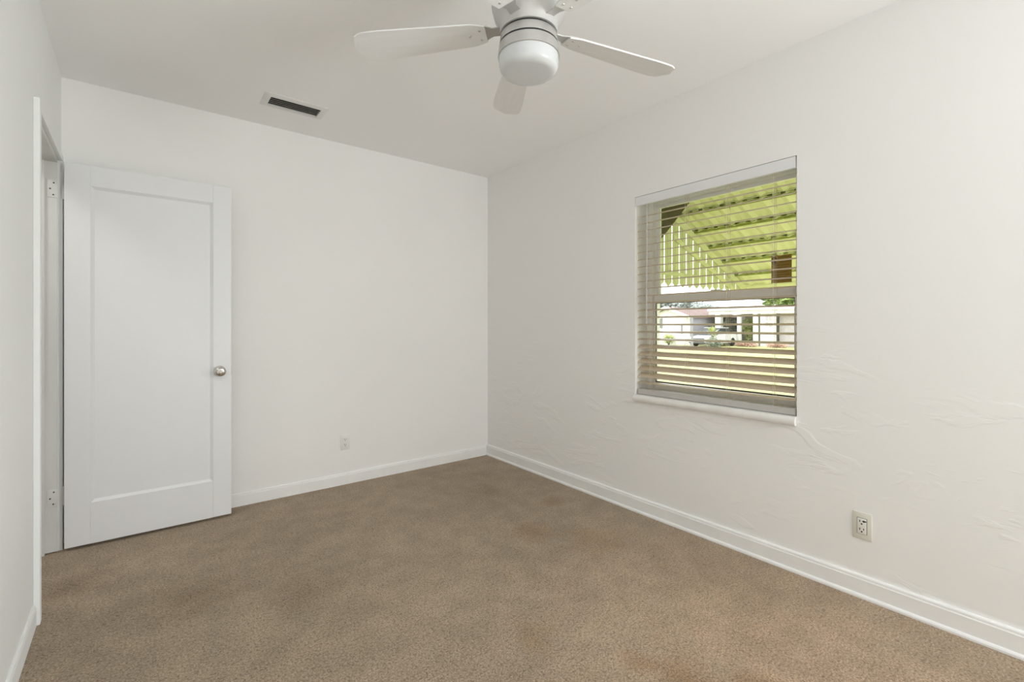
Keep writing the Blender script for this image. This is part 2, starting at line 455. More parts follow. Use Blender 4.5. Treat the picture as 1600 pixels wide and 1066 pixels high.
# ------------------------------------------------------------------ door, open 90 degrees against the back wall
DX0, DX1, DYF, DT, DB, DTOP = -0.341, 0.413, 3.360, 0.035, 0.016, 2.041
door = thing('door_1', (DX0, DYF+DT, DB), 'white single panel door standing open in front of the back wall', 'door', kind='structure')
PX0, PX1, PZ0, PZ1 = -0.237, 0.317, 0.236, 1.931
db = MB()
db.box(DX0, PX0, DYF, DYF+DT, DB, DTOP, 0.002).box(PX1, DX1, DYF, DYF+DT, DB, DTOP, 0.002)
db.box(PX0, PX1, DYF, DYF+DT, DB, PZ0).box(PX0, PX1, DYF, DYF+DT, PZ1, DTOP)
db.build('door_frame', M_DOOR, door)
pb = MB()
bw, bd = 0.015, 0.011
yo, yi = DYF+0.0005, DYF+bd
O = [(PX0, yo, PZ0), (PX1, yo, PZ0), (PX1, yo, PZ1), (PX0, yo, PZ1)]
I = [(PX0+bw, yi, PZ0+bw), (PX1-bw, yi, PZ0+bw), (PX1-bw, yi, PZ1-bw), (PX0+bw, yi, PZ1-bw)]
ov = [pb.bm.verts.new(p) for p in O]; iv = [pb.bm.verts.new(p) for p in I]
for i in range(4):
    j = (i+1) % 4
    pb.bm.faces.new((ov[i], ov[j], iv[j], iv[i]))
pb.bm.faces.new(iv)
bv = [pb.bm.verts.new((p[0], DYF+DT-0.010, p[2])) for p in O]
for i in range(4):
    j = (i+1) % 4
    pb.bm.faces.new((ov[j], ov[i], bv[i], bv[j]))
pb.bm.faces.new(bv[::-1])
pb.build('door_panel', M_DOOR, door)
KX, KZ = 0.351, 0.905
kn = MB().lathe([(0.0,0.0),(0.031,0.0),(0.033,-0.003),(0.031,-0.007),(0.020,-0.011),(0.0125,-0.014),(0.0115,-0.026),
                 (0.017,-0.031),(0.026,-0.036),(0.0295,-0.044),(0.029,-0.052),(0.025,-0.058),(0.017,-0.061),(0.010,-0.0615),(0.009,-0.060),(0,-0.060)],
                (KX, DYF, KZ), 'y', 40)
knob = kn.build('door_knob', M_NICKEL, door, smooth=True)
tag(knob, 'round satin nickel knob')
MB().box(KX-0.0035, KX+0.0035, DYF-0.0645, DYF-0.0595, KZ-0.0015, KZ+0.0015).lathe([(0,-0.0635),(0.0045,-0.0635),(0.005,-0.0595)], (KX, DYF, KZ), 'y', 20).build('lock_button', M_NICKEL, knob)
kn = MB().lathe([(0,0),(0.031,0.0),(0.031,0.007),(0.012,0.014),(0.0115,0.026),(0.026,0.036),(0.0295,0.046),(0.025,0.058),(0,0.061)], (KX, DYF+DT, KZ), 'y', 32)
kn.build('door_knob', M_NICKEL, door, smooth=True)
MB().box(DX1-0.0005, DX1+0.0015, DYF+0.006, DYF+DT-0.006, KZ-0.028, KZ+0.028).build('latch_plate', M_NICKEL, door)
for hz in (1.895, 0.285):
    hxw = XL - (DY1-0.016-1.5)*0.0164
    hb = MB()
    hb.tube([(DX0-0.006, DYF+DT+0.001, hz-0.045), (DX0-0.006, DYF+DT+0.001, hz+0.045)], 0.006, 12)
    hb.tube([(DX0-0.006, DYF+DT+0.001, hz+0.045), (DX0-0.006, DYF+DT+0.001, hz+0.052)], 0.004, 12)
    hb.box(hxw-0.042, hxw-0.002, DY1-0.0185, DY1-0.0155, hz-0.045, hz+0.045, 0.001)
    h = hb.build('hinge', M_JAMB, door, smooth=True)
    for sx, sz in ((-0.012, 0.032), (-0.026, 0.0), (-0.014, -0.030)):
        MB().lathe([(0,-0.0015),(0.0036,-0.0012),(0.0042,0.002)], (hxw+sx-0.004, DY1-0.0185, hz+sz), 'y', 12).build('screw', M_SCREW, h)

# ------------------------------------------------------------------ ceiling vent
vent = thing('ceiling_vent', ((VX0+VX1)/2, (VY0+VY1)/2, H), 'white rectangular louvred vent in the ceiling above the door', 'vent')
fl = 0.036
fb = MB()
def flange(x0, x1, y0, y1, t):
    outer = [(x0-fl, y0-fl), (x1+fl, y0-fl), (x1+fl, y1+fl), (x0-fl, y1+fl)]
    mid = [(x0-fl*0.35, y0-fl*0.35), (x1+fl*0.35, y0-fl*0.35), (x1+fl*0.35, y1+fl*0.35), (x0-fl*0.35, y1+fl*0.35)]
    inn = [(x0, y0), (x1, y0), (x1, y1), (x0, y1)]
    rings = []
    for pts, z in ((outer, H), (outer, H-0.003), (mid, H-t), (inn, H-t), (inn, H+0.003)):
        rings.append([fb.bm.verts.new((p[0], p[1], z)) for p in pts])
    for a, b in zip(rings, rings[1:]):
        for i in range(4):
            j = (i+1) % 4
            fb.bm.faces.new((a[i], a[j], b[j], b[i]))
flange(VX0+0.002, VX1-0.002, VY0+0.002, VY1-0.002, 0.009)
fb.build('flange', M_VENT, vent)
db_ = MB().box(VX0, VX1, VY0, VY1, H+0.16, H+0.17)
db_.box(VX0-0.01, VX0, VY0-0.01, VY1+0.01, H+0.06, H+0.17).box(VX1, VX1+0.01, VY0-0.01, VY1+0.01, H+0.06, H+0.17)
db_.box(VX0, VX1, VY0-0.01, VY0, H+0.06, H+0.17).box(VX0, VX1, VY1, VY1+0.01, H+0.06, H+0.17)
db_.box(VX0+0.003, VX1-0.003, VY0+0.003, VY1-0.003, H+0.032, H+0.036)  # black plate and liner paint the dark seen between the louvres
for a_ in ((VX0+0.001, VX0+0.003, VY0+0.001, VY1-0.001), (VX1-0.003, VX1-0.001, VY0+0.001, VY1-0.001),
           (VX0+0.003, VX1-0.003, VY0+0.001, VY0+0.003), (VX0+0.003, VX1-0.003, VY1-0.003, VY1-0.001)):
    db_.box(*a_, H+0.003, H+0.036)
db_.build('duct', M_DUCT, vent)
for k in range(5):
    y = VY0 + 0.014 + k*0.0242
    s = MB().prism([(y-0.0045, H-0.004), (y+0.0045, H-0.0025), (y+0.0045, H-0.0040), (y-0.0045, H-0.0055)], 'x', VX0+0.003, VX1-0.003)
    s.build('louvre', M_LOUVRE, vent)
for sx in (VX0-0.022, VX1+0.022):
    MB().lathe([(0,-0.0075),(0.003,-0.0072),(0.0042,-0.004)], (sx, (VY0+VY1)/2, H), 'z', 12).build('screw', M_VENT, vent)

# ------------------------------------------------------------------ ceiling fan
FX, FY = 1.069, 1.272
fan = thing('ceiling_fan', (FX, FY, H), 'silver ceiling fan with pale grey blades and white globe light', 'ceiling fan')
def fl_(prof, n=64): return MB().lathe(prof, (FX, FY, 0), 'z', n)
fl_([(0,H),(0.085,H),(0.088,H-0.02),(0.080,H-0.055),(0.050,H-0.075),(0.030,H-0.08),(0.030,2.40),(0,2.40)]).build('canopy', M_FANPAINT, fan, True)
fl_([(0,2.41),(0.06,2.41),(0.105,2.395),(0.128,2.36),(0.132,2.315),(0.122,2.275),(0.104,2.255),(0.101,2.219),(0,2.219)]).build('motor_housing', M_FANPAINT, fan, True)
fl_([(0,2.2185),(0.094,2.2185),(0.094,2.2115),(0,2.2115)]).build('shadow_gap', M_GAP, fan)
fl_([(0,2.211),(0.0985,2.211),(0.100,2.209),(0.1035,2.184),(0.1035,2.1805),(0,2.1805)]).build('switch_housing', M_SILVER, fan, True)
fl_([(0,2.180),(0.098,2.180),(0.098,2.1755),(0,2.1755)]).build('shadow_gap', M_GAP, fan)
fl_([(0,2.175),(0.103,2.175),(0.105,2.173),(0.1090,2.140),(0.1095,2.136),(0.1075,2.135),(0.104,2.137),(0,2.137)]).build('light_ring', M_SILVER, fan, True)
gl = [(0,2.140),(0.1055,2.140),(0.1058,2.125),(0.1045,2.108)]
for k in range(0, 9):
    a = R(90*k/8)
    gl.append((0.0735+0.030*math.cos(a), 2.104-0.026*math.sin(a)))
gl += [(0.045, 2.0768), (0.02, 2.0762), (0, 2.076)]
fl_(gl).build('globe', M_OPAL, fan, True)

def blade_mesh():
    mb = MB()
    n = 22; L0, L1 = 0.155, 0.665
    rows = []
    for i in range(n+1):
        t = i/n; x = L0 + (L1-L0)*t
        hw = 0.046 + 0.022*min(1, t*1.3)
        if t > 0.86:
            q = (t-0.86)/0.14
            hw *= math.sqrt(max(0.0, 1-q**2.6))*0.98+0.02
        if t < 0.08: hw *= 0.75 + 0.25*t/0.08
        rows.append((x, hw))
    up, dn = [], []
    for x, hw in rows:
        up.append([mb.bm.verts.new((x, s*hw, 0.003)) for s in (-1, -0.9, 0, 0.9, 1)])
        dn.append([mb.bm.verts.new((x, s*hw, -0.003)) for s in (-1, -0.9, 0, 0.9, 1)])
    for a, b, c, d in zip(up, up[1:], dn, dn[1:]):
        for k in range(4):
            mb.bm.faces.new((a[k], b[k], b[k+1], a[k+1]))
            mb.bm.faces.new((c[k], c[k+1], d[k+1], d[k]))
        mb.bm.faces.new((a[0], c[0], d[0], b[0])); mb.bm.faces.new((a[4], b[4], d[4], c[4]))
    for rw, dw in ((up[0], dn[0]), (up[-1], dn[-1])):
        for k in range(4): mb.bm.faces.new((rw[k], rw[k+1], dw[k+1], dw[k]))
    return mb
def iron_mesh():
    mb = MB()
    mb.prism([(0.085,-0.020),(0.13,-0.018),(0.165,-0.036),(0.215,-0.038),(0.235,-0.020),(0.240,0),(0.235,0.020),(0.215,0.038),(0.165,0.036),(0.13,0.018),(0.085,0.020)], 'z', 0.0032, 0.0072)
    return mb
first = None
ZB = 2.238
for k, a in enumerate((26, 98, 170, 242, 314)):
    ang = R(a - 38.0)       # angles measured round the hub
    if first is None:
        b = blade_mesh().build('blade', M_BLADE, fan, True, at=(0, 0, ZB-H))
        ir = iron_mesh().build('blade_iron', M_SILVER, b, True, at=(0, 0, 0))
        for sx, sy in ((0.175, 0.02), (0.175, -0.02), (0.215, 0.0)):
            MB().lathe([(0,-0.0052),(0.004,-0.0048),(0.005,-0.003)], (sx, sy, 0), 'z', 12).build('screw', M_SILVER, b, at=(0,0,0))
        first = b
    else:
        b = copy_part(first, fan)
        for ch in list(first.children): copy_part(ch, b)
    b.rotation_euler = (R(11), 0, ang)

# ------------------------------------------------------------------ outlets
def outlet_back():
    x, z, y = 1.165, 0.314, YB
    t = thing('wall_outlet', (x, y, z), 'white duplex outlet low on the back wall', 'outlet')
    MB().box(x-0.035, x+0.035, y-0.006, y, z-0.057, z+0.057, 0.003).build('cover_plate', M_PLATE, t, True)
    for dz in (0.0195, -0.0195):
        pts = []
        for k in range(24):
            a = 2*math.pi*k/24
            pts.append((x+max(-0.0145, min(0.0145, 0.0172*math.cos(a))), z+dz+0.0145*math.sin(a)))
        f = MB().prism(pts, 'y', y-0.0085, y-0.003).build('receptacle', M_PLATE, t)
        s = MB()
        s.box(x-0.0075, x-0.005, y-0.0089, y-0.0083, z+dz-0.002, z+dz+0.007)
        s.box(x+0.005, x+0.0075, y-0.0089, y-0.0083, z+dz-0.001, z+dz+0.006)
        s.lathe([(0,-0.0089),(0.0028,-0.0089),(0.0028,-0.0083)], (x, y, z+dz-0.0075), 'y', 12)
        s.build('slots', M_SLOT, f)
    MB().lathe([(0,-0.0078),(0.003,-0.0075),(0.0035,-0.005)], (x, y, z), 'y', 12).build('screw', M_PLATE, t)
outlet_back()
def outlet_right():
    y, z, x = 0.666, 0.310, XR
    t = thing('wall_outlet', (x, y, z), 'almond rectangular outlet with a black scorch on the window wall', 'outlet')
    MB().box(x-0.007, x, y-0.036, y+0.036, z-0.059, z+0.059, 0.0035).build('cover_plate', M_ALMOND, t, True)
    g = MB().box(x-0.0076, x-0.0062, y-0.0185, y+0.0185, z-0.0350, z+0.0350).build('shadow_gap', M_SLOT, t)
    f = MB().box(x-0.0105, x-0.003, y-0.0167, y+0.0167, z-0.0335, z+0.0335, 0.001).build('receptacle', M_ALMOND2, t, True)
    s = MB()
    for dz in (0.0195, -0.0145):
        s.box(x-0.0109, x-0.0103, y-0.0085, y-0.0055, z+dz-0.002, z+dz+0.0065)
        s.box(x-0.0109, x-0.0103, y+0.0055, y+0.0085, z+dz-0.003, z+dz+0.0065)
        s.lathe([(0,-0.0109),(0.0034,-0.0109),(0.0034,-0.0103)], (x, y, z+dz-0.0095), 'x', 12)
    s.build('slots', M_SLOT, f)
    sc = MB()
    rr = [0.0062, 0.0045, 0.0058, 0.0040, 0.0066, 0.0075, 0.0050, 0.0042, 0.0060, 0.0048]
    sc.prism([(y-0.0085+rr[k]*math.cos(2*math.pi*k/10)*1.25, z+0.0225+rr[k]*math.sin(2*math.pi*k/10)*0.8) for k in range(10)], 'x', x-0.0111, x-0.0104)
    sc.build('scorch_mark', M_SLOT, f)
    for dz in (0.048, -0.048):
        MB().lathe([(0,-0.0085),(0.0028,-0.0082),(0.0034,-0.006)], (x, y, z+dz), 'x', 12).build('screw', M_ALMOND, t)
outlet_right()

# ------------------------------------------------------------------ window: frame, sashes, glass, sill
win = thing('window_1', (XO-0.08, (WY0+WY1)/2, WZ0), 'white single hung aluminium window in the right wall', 'window', kind='structure')
FXI, FXO = 2.585, 2.665
IY0, IY1, IZ0, IZ1 = 0.993, 1.807, 0.815, 1.948     # clear glass area between frame members
fr = MB()
fr.box(FXI, FXO, WY0, WY0+0.045, WZ0+0.045, WZ1, 0.002).box(FXI, FXO, WY1-0.045, WY1, WZ0+0.045, WZ1, 0.002)
fr.box(FXI, FXO, WY0+0.045, WY1-0.045, WZ1-0.040, WZ1, 0.002).box(FXI, FXO, WY0+0.045, WY1-0.045, WZ0+0.045, WZ0+0.075, 0.002)
fr.build('window_frame', M_FRAME, win)
us = MB()                                           # upper sash, set outward
us.box(2.628, 2.652, WY0+0.045, IY0, 1.375, WZ1-0.040).box(2.628, 2.652, IY1, WY1-0.045, 1.375, WZ1-0.040)
us.box(2.628, 2.652, IY0, IY1, IZ1, WZ1-0.040).box(2.628, 2.652, IY0, IY1, 1.340, 1.378)
us = us.build('upper_sash', M_FRAME, win)
MB().box(2.638, 2.642, IY0, IY1, 1.378, IZ1).build('pane', M_GLASS, us)
ls = MB()                                           # lower sash, on the room side
ls.box(2.596, 2.622, WY0+0.045, IY0-0.006, WZ0+0.075, 1.380, 0.002).box(2.596, 2.622, IY1+0.006, WY1-0.045, WZ0+0.075, 1.380, 0.002)
ls.box(2.592, 2.622, IY0-0.006, IY1+0.006, 1.330, 1.380, 0.003).box(2.592, 2.622, IY0-0.006, IY1+0.006, WZ0+0.075, IZ0, 0.003)
ls = ls.build('lower_sash', M_FRAME, win)
MB().box(2.607, 2.611, IY0-0.006, IY1+0.006, IZ0, 1.330).build('pane', M_GLASS, ls)
gs = MB()
gs.box(2.600, 2.6065, IY0-0.006, IY1+0.006, IZ0, IZ0+0.009).box(2.600, 2.6065, IY0-0.006, IY1+0.006, 1.3255, 1.330)
gs.box(2.600, 2.6065, IY0-0.006, IY0-0.003, IZ0, 1.330).box(2.600, 2.6065, IY1+0.003, IY1+0.006, IZ0, 1.330)
gs.build('gasket', M_GASKET, ls)
MB().box(2.580, 2.594, 1.37, 1.43, 1.381, 1.392, 0.002).build('sash_lock', M_FRAME, ls)
sp = [(2.60, WZ0), (2.458, WZ0)]
for k in range(1, 8):
    a = R(90 + 180*k/8)
    sp.append((2.452+0.016*math.cos(a), WZ0+0.0225-0.0225*math.sin(a)))
sp += [(2.458, WZ0+0.045), (2.60, WZ0+0.045)]
tag(MB().prism(sp, 'y', WY0+0.001, WY1-0.001).build('window_sill', M_SILL, win, True), 'white marble sill with rounded front edge')

# notice stuck on the upper pane
st = thing('paper_notice', (2.6375, 1.067, 1.41), 'small brown paper notice stuck on the upper window pane', 'notice')
MB().box(2.6368, 2.6378, 1.017, 1.117, 1.410, 1.556).build('sheet', M_PAPER, st)
rg = MB().lathe([(0.0075,2.6360),(0.0135,2.6360),(0.0135,2.6367),(0.0075,2.6367),(0.0075,2.6360)], (0, 1.103, 1.536), 'x', 24)
rg.box(2.6360, 2.6367, 1.090, 1.116, 1.519, 1.524).box(2.6360, 2.6367, 1.093, 1.113, 1.512, 1.516)
rg.build('printed_mark', M_INK, st)
tx = MB()
for k, (a, b) in enumerate(((1.010,1.066),(1.014,1.066),(1.006,1.060),(1.010,1.094),(1.020,1.090),(1.010,1.092),(1.016,1.094),(1.012,1.090),(1.022,1.094),(1.010,1.088))):
    z = 1.545 - k*0.0125 - (0.004 if k > 2 else 0)
    tx.box(2.6362, 2.6367, a+0.017, b+0.017, z-0.0016, z+0.0016)
tx.build('faded_lines', M_FADED, st)

# ------------------------------------------------------------------ blind
BX = 2.500
blind = thing('window_blind', (BX, (WY0+WY1)/2, WZ1), 'horizontal slat blind hanging in the window recess', 'blind')
BY0, BY1 = WY0+0.010, WY1-0.010
vb = MB().prism([(2.462, WZ1-0.058), (2.4655, WZ1-0.0595), (2.473, WZ1-0.0595), (2.473, WZ1-0.003), (2.464, WZ1-0.003), (2.462, WZ1-0.006)], 'y', WY0+0.006, WY1-0.004)
tag(vb.build('valance', M_BLIND, blind), 'white flat valance')
MB().box(BX-0.022, BX+0.022, BY0, BY1, WZ1-0.044, WZ1-0.002, 0.002).build('headrail', M_BLIND, blind)
def slat_mesh():
    mb = MB(); n = 8; w2 = 0.0245; t = 0.0028; crown = 0.0032
    prof = [(-w2 + 2*w2*k/n, crown*(1-((2*k/n)-1)**2)) for k in range(n+1)]
    pts = [(a, z+t/2) for a, z in prof] + [(a, z-t/2) for a, z in reversed(prof)]
    return mb.prism(pts, 'y', -(BY1-BY0)/2, (BY1-BY0)/2)
zc = 1.190
slat0 = None
specs = []
for k in range(-15, 9):
    z = zc - 0.046*k
    if z > WZ1-0.060: continue
    if k <= 2: tilt = 10 - 0.1*k
    elif k <= 7: tilt = {3: 25, 4: 31, 5: 33, 6: 34, 7: 34}[k]
    else: tilt = 8; 
    specs.append((z, tilt))
for z, tilt in specs:
    loc = (0, 0, z - WZ1)
    rot = (0, -R(tilt), 0)
    if slat0 is None:
        slat0 = slat_mesh().build('slat', M_SLAT, blind, True, at=loc); slat0.rotation_euler = rot
    else:
        copy_part(slat0, blind, loc, rot)
MB().box(BX-0.025, BX+0.025, BY0, BY1, 0.7465, 0.781, 0.004).build('bottom_rail', M_RAIL, blind)
for yl in (1.04, 1.28, 1.525, 1.768):
    lc = MB()
    lc.tube([(BX-0.026, yl, WZ1-0.045), (BX-0.026, yl, 0.765)], 0.0008, 6)
    lc.tube([(BX+0.026, yl+0.006, WZ1-0.045), (BX+0.026, yl+0.006, 0.765)], 0.0008, 6)
    lc.tube([(BX, yl+0.003, WZ1-0.045), (BX, yl+0.003, 0.775)], 0.0009, 6)
    for z, tilt in specs:
        s_, c_ = math.sin(R(tilt)), math.cos(R(tilt))
        lc.tube([(BX-0.026, yl, z-0.026*s_), (BX+0.026, yl+0.006, z+0.026*s_)], 0.0007, 5)
        if tilt > 20:      # the lift cord shows in its slot
            lc.tube([(BX-0.012*c_-0.003, yl-0.003, z-0.012*s_+0.005), (BX+0.010*c_-0.003, yl+0.006, z+0.010*s_+0.007)], 0.0022, 6)
    lc.build('ladder_cord', M_CORD, blind)
wd = MB().tube([(2.4765, 1.791, WZ1-0.05), (2.475, 1.791, 1.9), (2.470, 1.791, 1.215)], 0.0035, 8)
wd.tube([(2.470, 1.791, 1.225), (2.470, 1.791, 1.20)], [0.0045, 0.005], 8)
tag(wd.build('tilt_wand', M_WAND, blind, True), 'slim grey tilt wand')

# ------------------------------------------------------------------ outside: awning over the window
AY0, AY1 = -0.35, 2.03
def az(x): return 3.451 - 0.455*x
awn = thing('awning', (XO, (AY0+AY1)/2, 1.48), 'pale green aluminium step awning fixed over the window outside', 'awning')
xs = [XO+0.03 + 0.2135*k for k in range(8)]
for k in range(7):
    a, b = xs[k], xs[k+1]
    za, zb = az(a), az(b)
    p = MB()
    # shallow pan with ribs running down the slope
    n = 68
    prev = None
    for i in range(n+1):
        y = AY0 + (AY1-AY0)*i/n
        d = (0.0, 0.004, -0.007, 0.004)[i % 4]
        cur = [p.bm.verts.new((a-0.012, y, za+0.002+d)), p.bm.verts.new((b+0.006, y, zb+0.012+d)), p.bm.verts.new((b+0.006, y, zb+0.016+d)), p.bm.verts.new((a-0.012, y, za+0.006+d))]
        if prev:
            for q in range(4):
                r_ = (q+1) % 4
                p.bm.faces.new((prev[q], prev[r_], cur[r_], cur[q]))
        else: p.bm.faces.new(cur)
        prev = cur
    p.bm.faces.new(prev[::-1])
    p.box(b-0.012, b+0.008, AY0, AY1, zb+0.004, zb+0.019)
    pan = p.build('roof_pan', M_AWN, awn)
    if k < 6:
        s = MB().box(b-0.004, b+0.012, AY0+0.005, AY1-0.03, zb-0.018, zb+0.006)
        for i in range(30):
            y = AY0+0.03 + i*(AY1-AY0-0.08)/29
            s.box(b-0.012, b+0.004, y-0.018, y+0.012, zb-0.004, zb+0.010)
        s.build('seam', M_AWNLIP, pan)
xe, ze = xs[-1], az(xs[-1])
fp = [(xe-0.01, ze+0.012)]
for k in range(0, 8):
    a = R(65 - 65*k/7)
    fp.append((xe-0.035+0.09*math.cos(a)*0.9, ze-0.055+0.075*math.sin(a)))
fp += [(xe+0.046, 1.505), (xe+0.043, 1.505)]
for k in range(7, -1, -1):
    a = R(65 - 65*k/7)
    fp.append((xe-0.038+0.09*math.cos(a)*0.9, ze-0.058+0.075*math.sin(a)))
fp.append((xe-0.012, ze+0.008))
MB().prism(fp, 'y', AY0, AY1).build('front_drop', M_AWN, awn, True)
MB().box(xe+0.036, xe+0.052, AY0, AY1, 1.485, 1.506).build('front_rail', M_AWN, awn)
# far side wall of upright slats with pointed ends
ns = 16
sw = (xe+0.03 - (XO+0.01))/ns
for k in range(ns):
    a = XO+0.012 + sw*k; b = a + sw - 0.0135
    top = lambda x: az(x)-0.006 if x < xe else ze-0.02-1.2*(x-xe)
    zbm = 1.485
    s = MB().prism([(a, zbm+0.018), ((a+b)/2, zbm-0.012), (b, zbm+0.018), (b, top(b)), (a, top(a))], 'y', AY1-0.016, AY1-0.012)
    s.box(a+0.028, a+0.034, AY1-0.0185, AY1-0.016, zbm+0.02, top(b)-0.01)
    s.build('side_slat', M_AWNSLAT, awn)
br = MB()
def strip(x0, z0, x1, z1, wz, y0, y1):
    br.prism([(x0, z0), (x1, z1), (x1, z1-wz), (x0, z0-wz)], 'y', y0, y1)
strip(2.95, az(2.95)-0.015, xe, az(xe)-0.010, 0.055, AY1-0.032, AY1-0.019)
br.build('rafter', M_AWN, awn)
br = MB(); strip(3.10, 1.86, 4.02, 1.50, 0.035, AY1-0.034, AY1-0.020)
br.build('brace', M_AWN, awn)
br = MB(); br.box(XO+0.02, 3.45, AY1-0.035, AY1-0.020, 1.555, 1.580)
br.build('cross_rail', M_AWNSLAT, awn)
MB().prism([(XO+0.003, 1.762), (XO+0.003, az(XO)-0.02), (3.040, az(3.040)-0.012)], 'y', 1.842, 1.862).build('gusset_board', M_BOARD, awn)

# ------------------------------------------------------------------ outside: yard and houses across it
GZ = -0.40
tag(MB().box(2.0, 110, -60, 110, GZ-0.05, GZ).build('lawn', M_LAWN), 'yellow green lawn between the window and the houses', 'lawn', kind='structure')

def foliage(name, mat, parent, c, r, n, size, seed, shell=0.35):
    rnd = random.Random(seed)
    mb = MB()
    for i in range(n):
        while True:
            v = Vector((rnd.uniform(-1,1), rnd.uniform(-1,1), rnd.uniform(-1,1)))
            if shell < v.length <= 1: break
        k = 0.85 + 0.25*math.sin(v.x*5+seed)*math.cos(v.y*4+v.z*3)
        p = Vector((c[0]+v.x*r[0]*k, c[1]+v.y*r[1]*k, c[2]+v.z*r[2]*k))
        d = Vector((rnd.uniform(-1,1), rnd.uniform(-1,1), rnd.uniform(-0.6,0.6))).normalized()
        e = d.orthogonal().normalized()
        s = size*rnd.uniform(0.6, 1.3)
        mb.quad(p-d*s, p+e*s*0.45, p+d*s, p-e*s*0.45)
    return mb.build(name, mat, parent)

def bush(name, c, r, n, size, mat, seed, label, cat='bush', group=None):
    t = thing(name, (c[0], c[1], GZ), label, cat, group)
    sb = MB()
    for k in range(5):
        a = 2*math.pi*k/5
        sb.tube([(c[0], c[1], GZ), (c[0]+r[0]*0.5*math.cos(a), c[1]+r[1]*0.5*math.sin(a), c[2])], [0.03, 0.012], 5)
    sb.build('stems', M_BARK, t)
    foliage('foliage', mat, t, c, r, n, size, seed, 0.1)
    return t
def tree(c, r, n, size, mat, seed, label):
    t = thing('tree', (c[0], c[1], GZ), label, 'tree')
    MB().tube([(c[0], c[1], GZ), (c[0]+0.1, c[1], c[2]*0.5), (c[0], c[1]+0.1, c[2]+r[2]*0.3)], [0.28, 0.2, 0.08], 8).build('trunk', M_BARK, t)
    foliage('crown', mat, t, c, r, n, size, seed)
    return t

# white carport house, right
hs = thing('carport_house', (36, 15.5, GZ), 'long flat roofed white house with carport posts across the lawn', 'house')
MB().box(35.6, 45, 9.0, 20.0, 2.30, 2.55).box(35.8, 45, 9.1, 19.95, 2.22, 2.30).build('flat_roof', M_ROOFW, hs)
MB().box(35.75, 36.0, 9.1, 19.95, 2.03, 2.22).build('carport_beam', M_STUCCO, hs)
for a, b in ((19.0, 19.45), (17.42, 17.68), (16.18, 16.48)):
    MB().box(35.78, 35.78+(b-a), a, b, GZ, 2.03, 0.02).build('carport_post', M_STUCCO, hs)
MB().box(36.0, 45, 9.2, 9.35, GZ, 2.2).build('end_wall', M_STUCCO, hs)
MB().box(36.0, 36.15, 9.35, 12.6, GZ, 2.03).build('front_wall', M_STUCCO, hs)
MB().box(36.0, 36.15, 14.95, 16.05, GZ, 2.03).build('front_wall', M_STUCCO, hs)
MB().box(36.6, 36.7, 12.6, 14.95, GZ, 2.2).build('garage_panel', M_GREYW, hs)
wn = MB().box(35.96, 36.0, 15.2, 15.65, 1.05, 1.85).build('window', M_GREYW, hs)
MB().box(35.94, 35.96, 15.40, 15.44, 1.05, 1.85).box(35.94, 35.96, 15.2, 15.65, 1.43, 1.47).build('muntin', M_STUCCO, wn)
MB().box(41.0, 41.15, 16.0, 19.9, GZ, 2.2).build('carport_back_wall', M_GREYW, hs)

# white gabled house, left
gh = thing('gabled_house', (37, 22.2, GZ), 'white gabled house with pinkish shingle roof beyond the picket fence', 'house')
MB().prism([(20.3, GZ), (24.4, GZ), (24.4, 1.80), (22.3, 2.50), (20.3, 1.80)], 'x', 33.6, 41.3).build('walls', M_STUCCO, gh)
MB().prism([(20.12, 1.74), (22.3, 2.54), (24.6, 1.74), (24.6, 1.84), (22.3, 2.66), (20.12, 1.84)], 'x', 33.3, 41.5).build('gable_roof', M_ROOFP, gh)
MB().prism([(20.10, 1.70), (22.3, 2.50), (24.62, 1.70), (24.62, 1.88), (22.3, 2.70), (20.10, 1.88)], 'x', 33.2, 33.3).build('rake_board', M_ROOFW, gh)
wd_ = MB().box(33.55, 33.6, 22.85, 23.3, 0.95, 1.70).build('window', M_WING, gh)
MB().box(33.52, 33.56, 22.78, 22.9, 0.9, 1.75).build('shutter', M_SHUT, wd_)
MB().box(33.52, 33.56, 23.25, 23.37, 0.9, 1.75).build('shutter', M_SHUT, wd_)
MB().box(33.54, 33.6, 20.95, 21.05, 0.5, 1.2).build('downpipe', M_SHUT, gh)
MB().box(33.62, 41.28, 20.27, 20.30, GZ, 1.78).build('side_wall', M_LAV, gh)
MB().box(39.95, 41.0, 20.23, 20.27, GZ+0.05, 1.65).build('side_door', M_BLUED, gh)

# fence of pickets
pf = thing('picket_fence', (32.6, 22.2, GZ), 'low white picket fence in front of the gabled house', 'fence')
pk = MB()
for k in range(16):
    y = 20.9 + k*0.17
    pk.prism([(y, GZ), (y+0.10, GZ), (y+0.10, 0.30), (y+0.05, 0.38), (y, 0.30)], 'x', 32.58, 32.62)
pk.build('pickets', M_STUCCO, pf)
MB().box(32.62, 32.66, 20.8, 23.6, -0.2, -0.12).box(32.62, 32.66, 20.8, 23.6, 0.12, 0.2).build('rails', M_STUCCO, pf)

pl = thing('utility_post', (28.8, 17.25, GZ), 'grey metal post standing on the lawn before the car', 'post')
MB().tube([(28.8, 17.25, GZ), (28.8, 17.25, 1.72)], 0.075, 12).build('pole', M_POLE, pl, True)
MB().lathe([(0,1.76),(0.05,1.75),(0.09,1.72),(0.09,1.70),(0,1.70)], (28.8, 17.25, 0), 'z', 16).build('cap', M_POLE, pl, True)

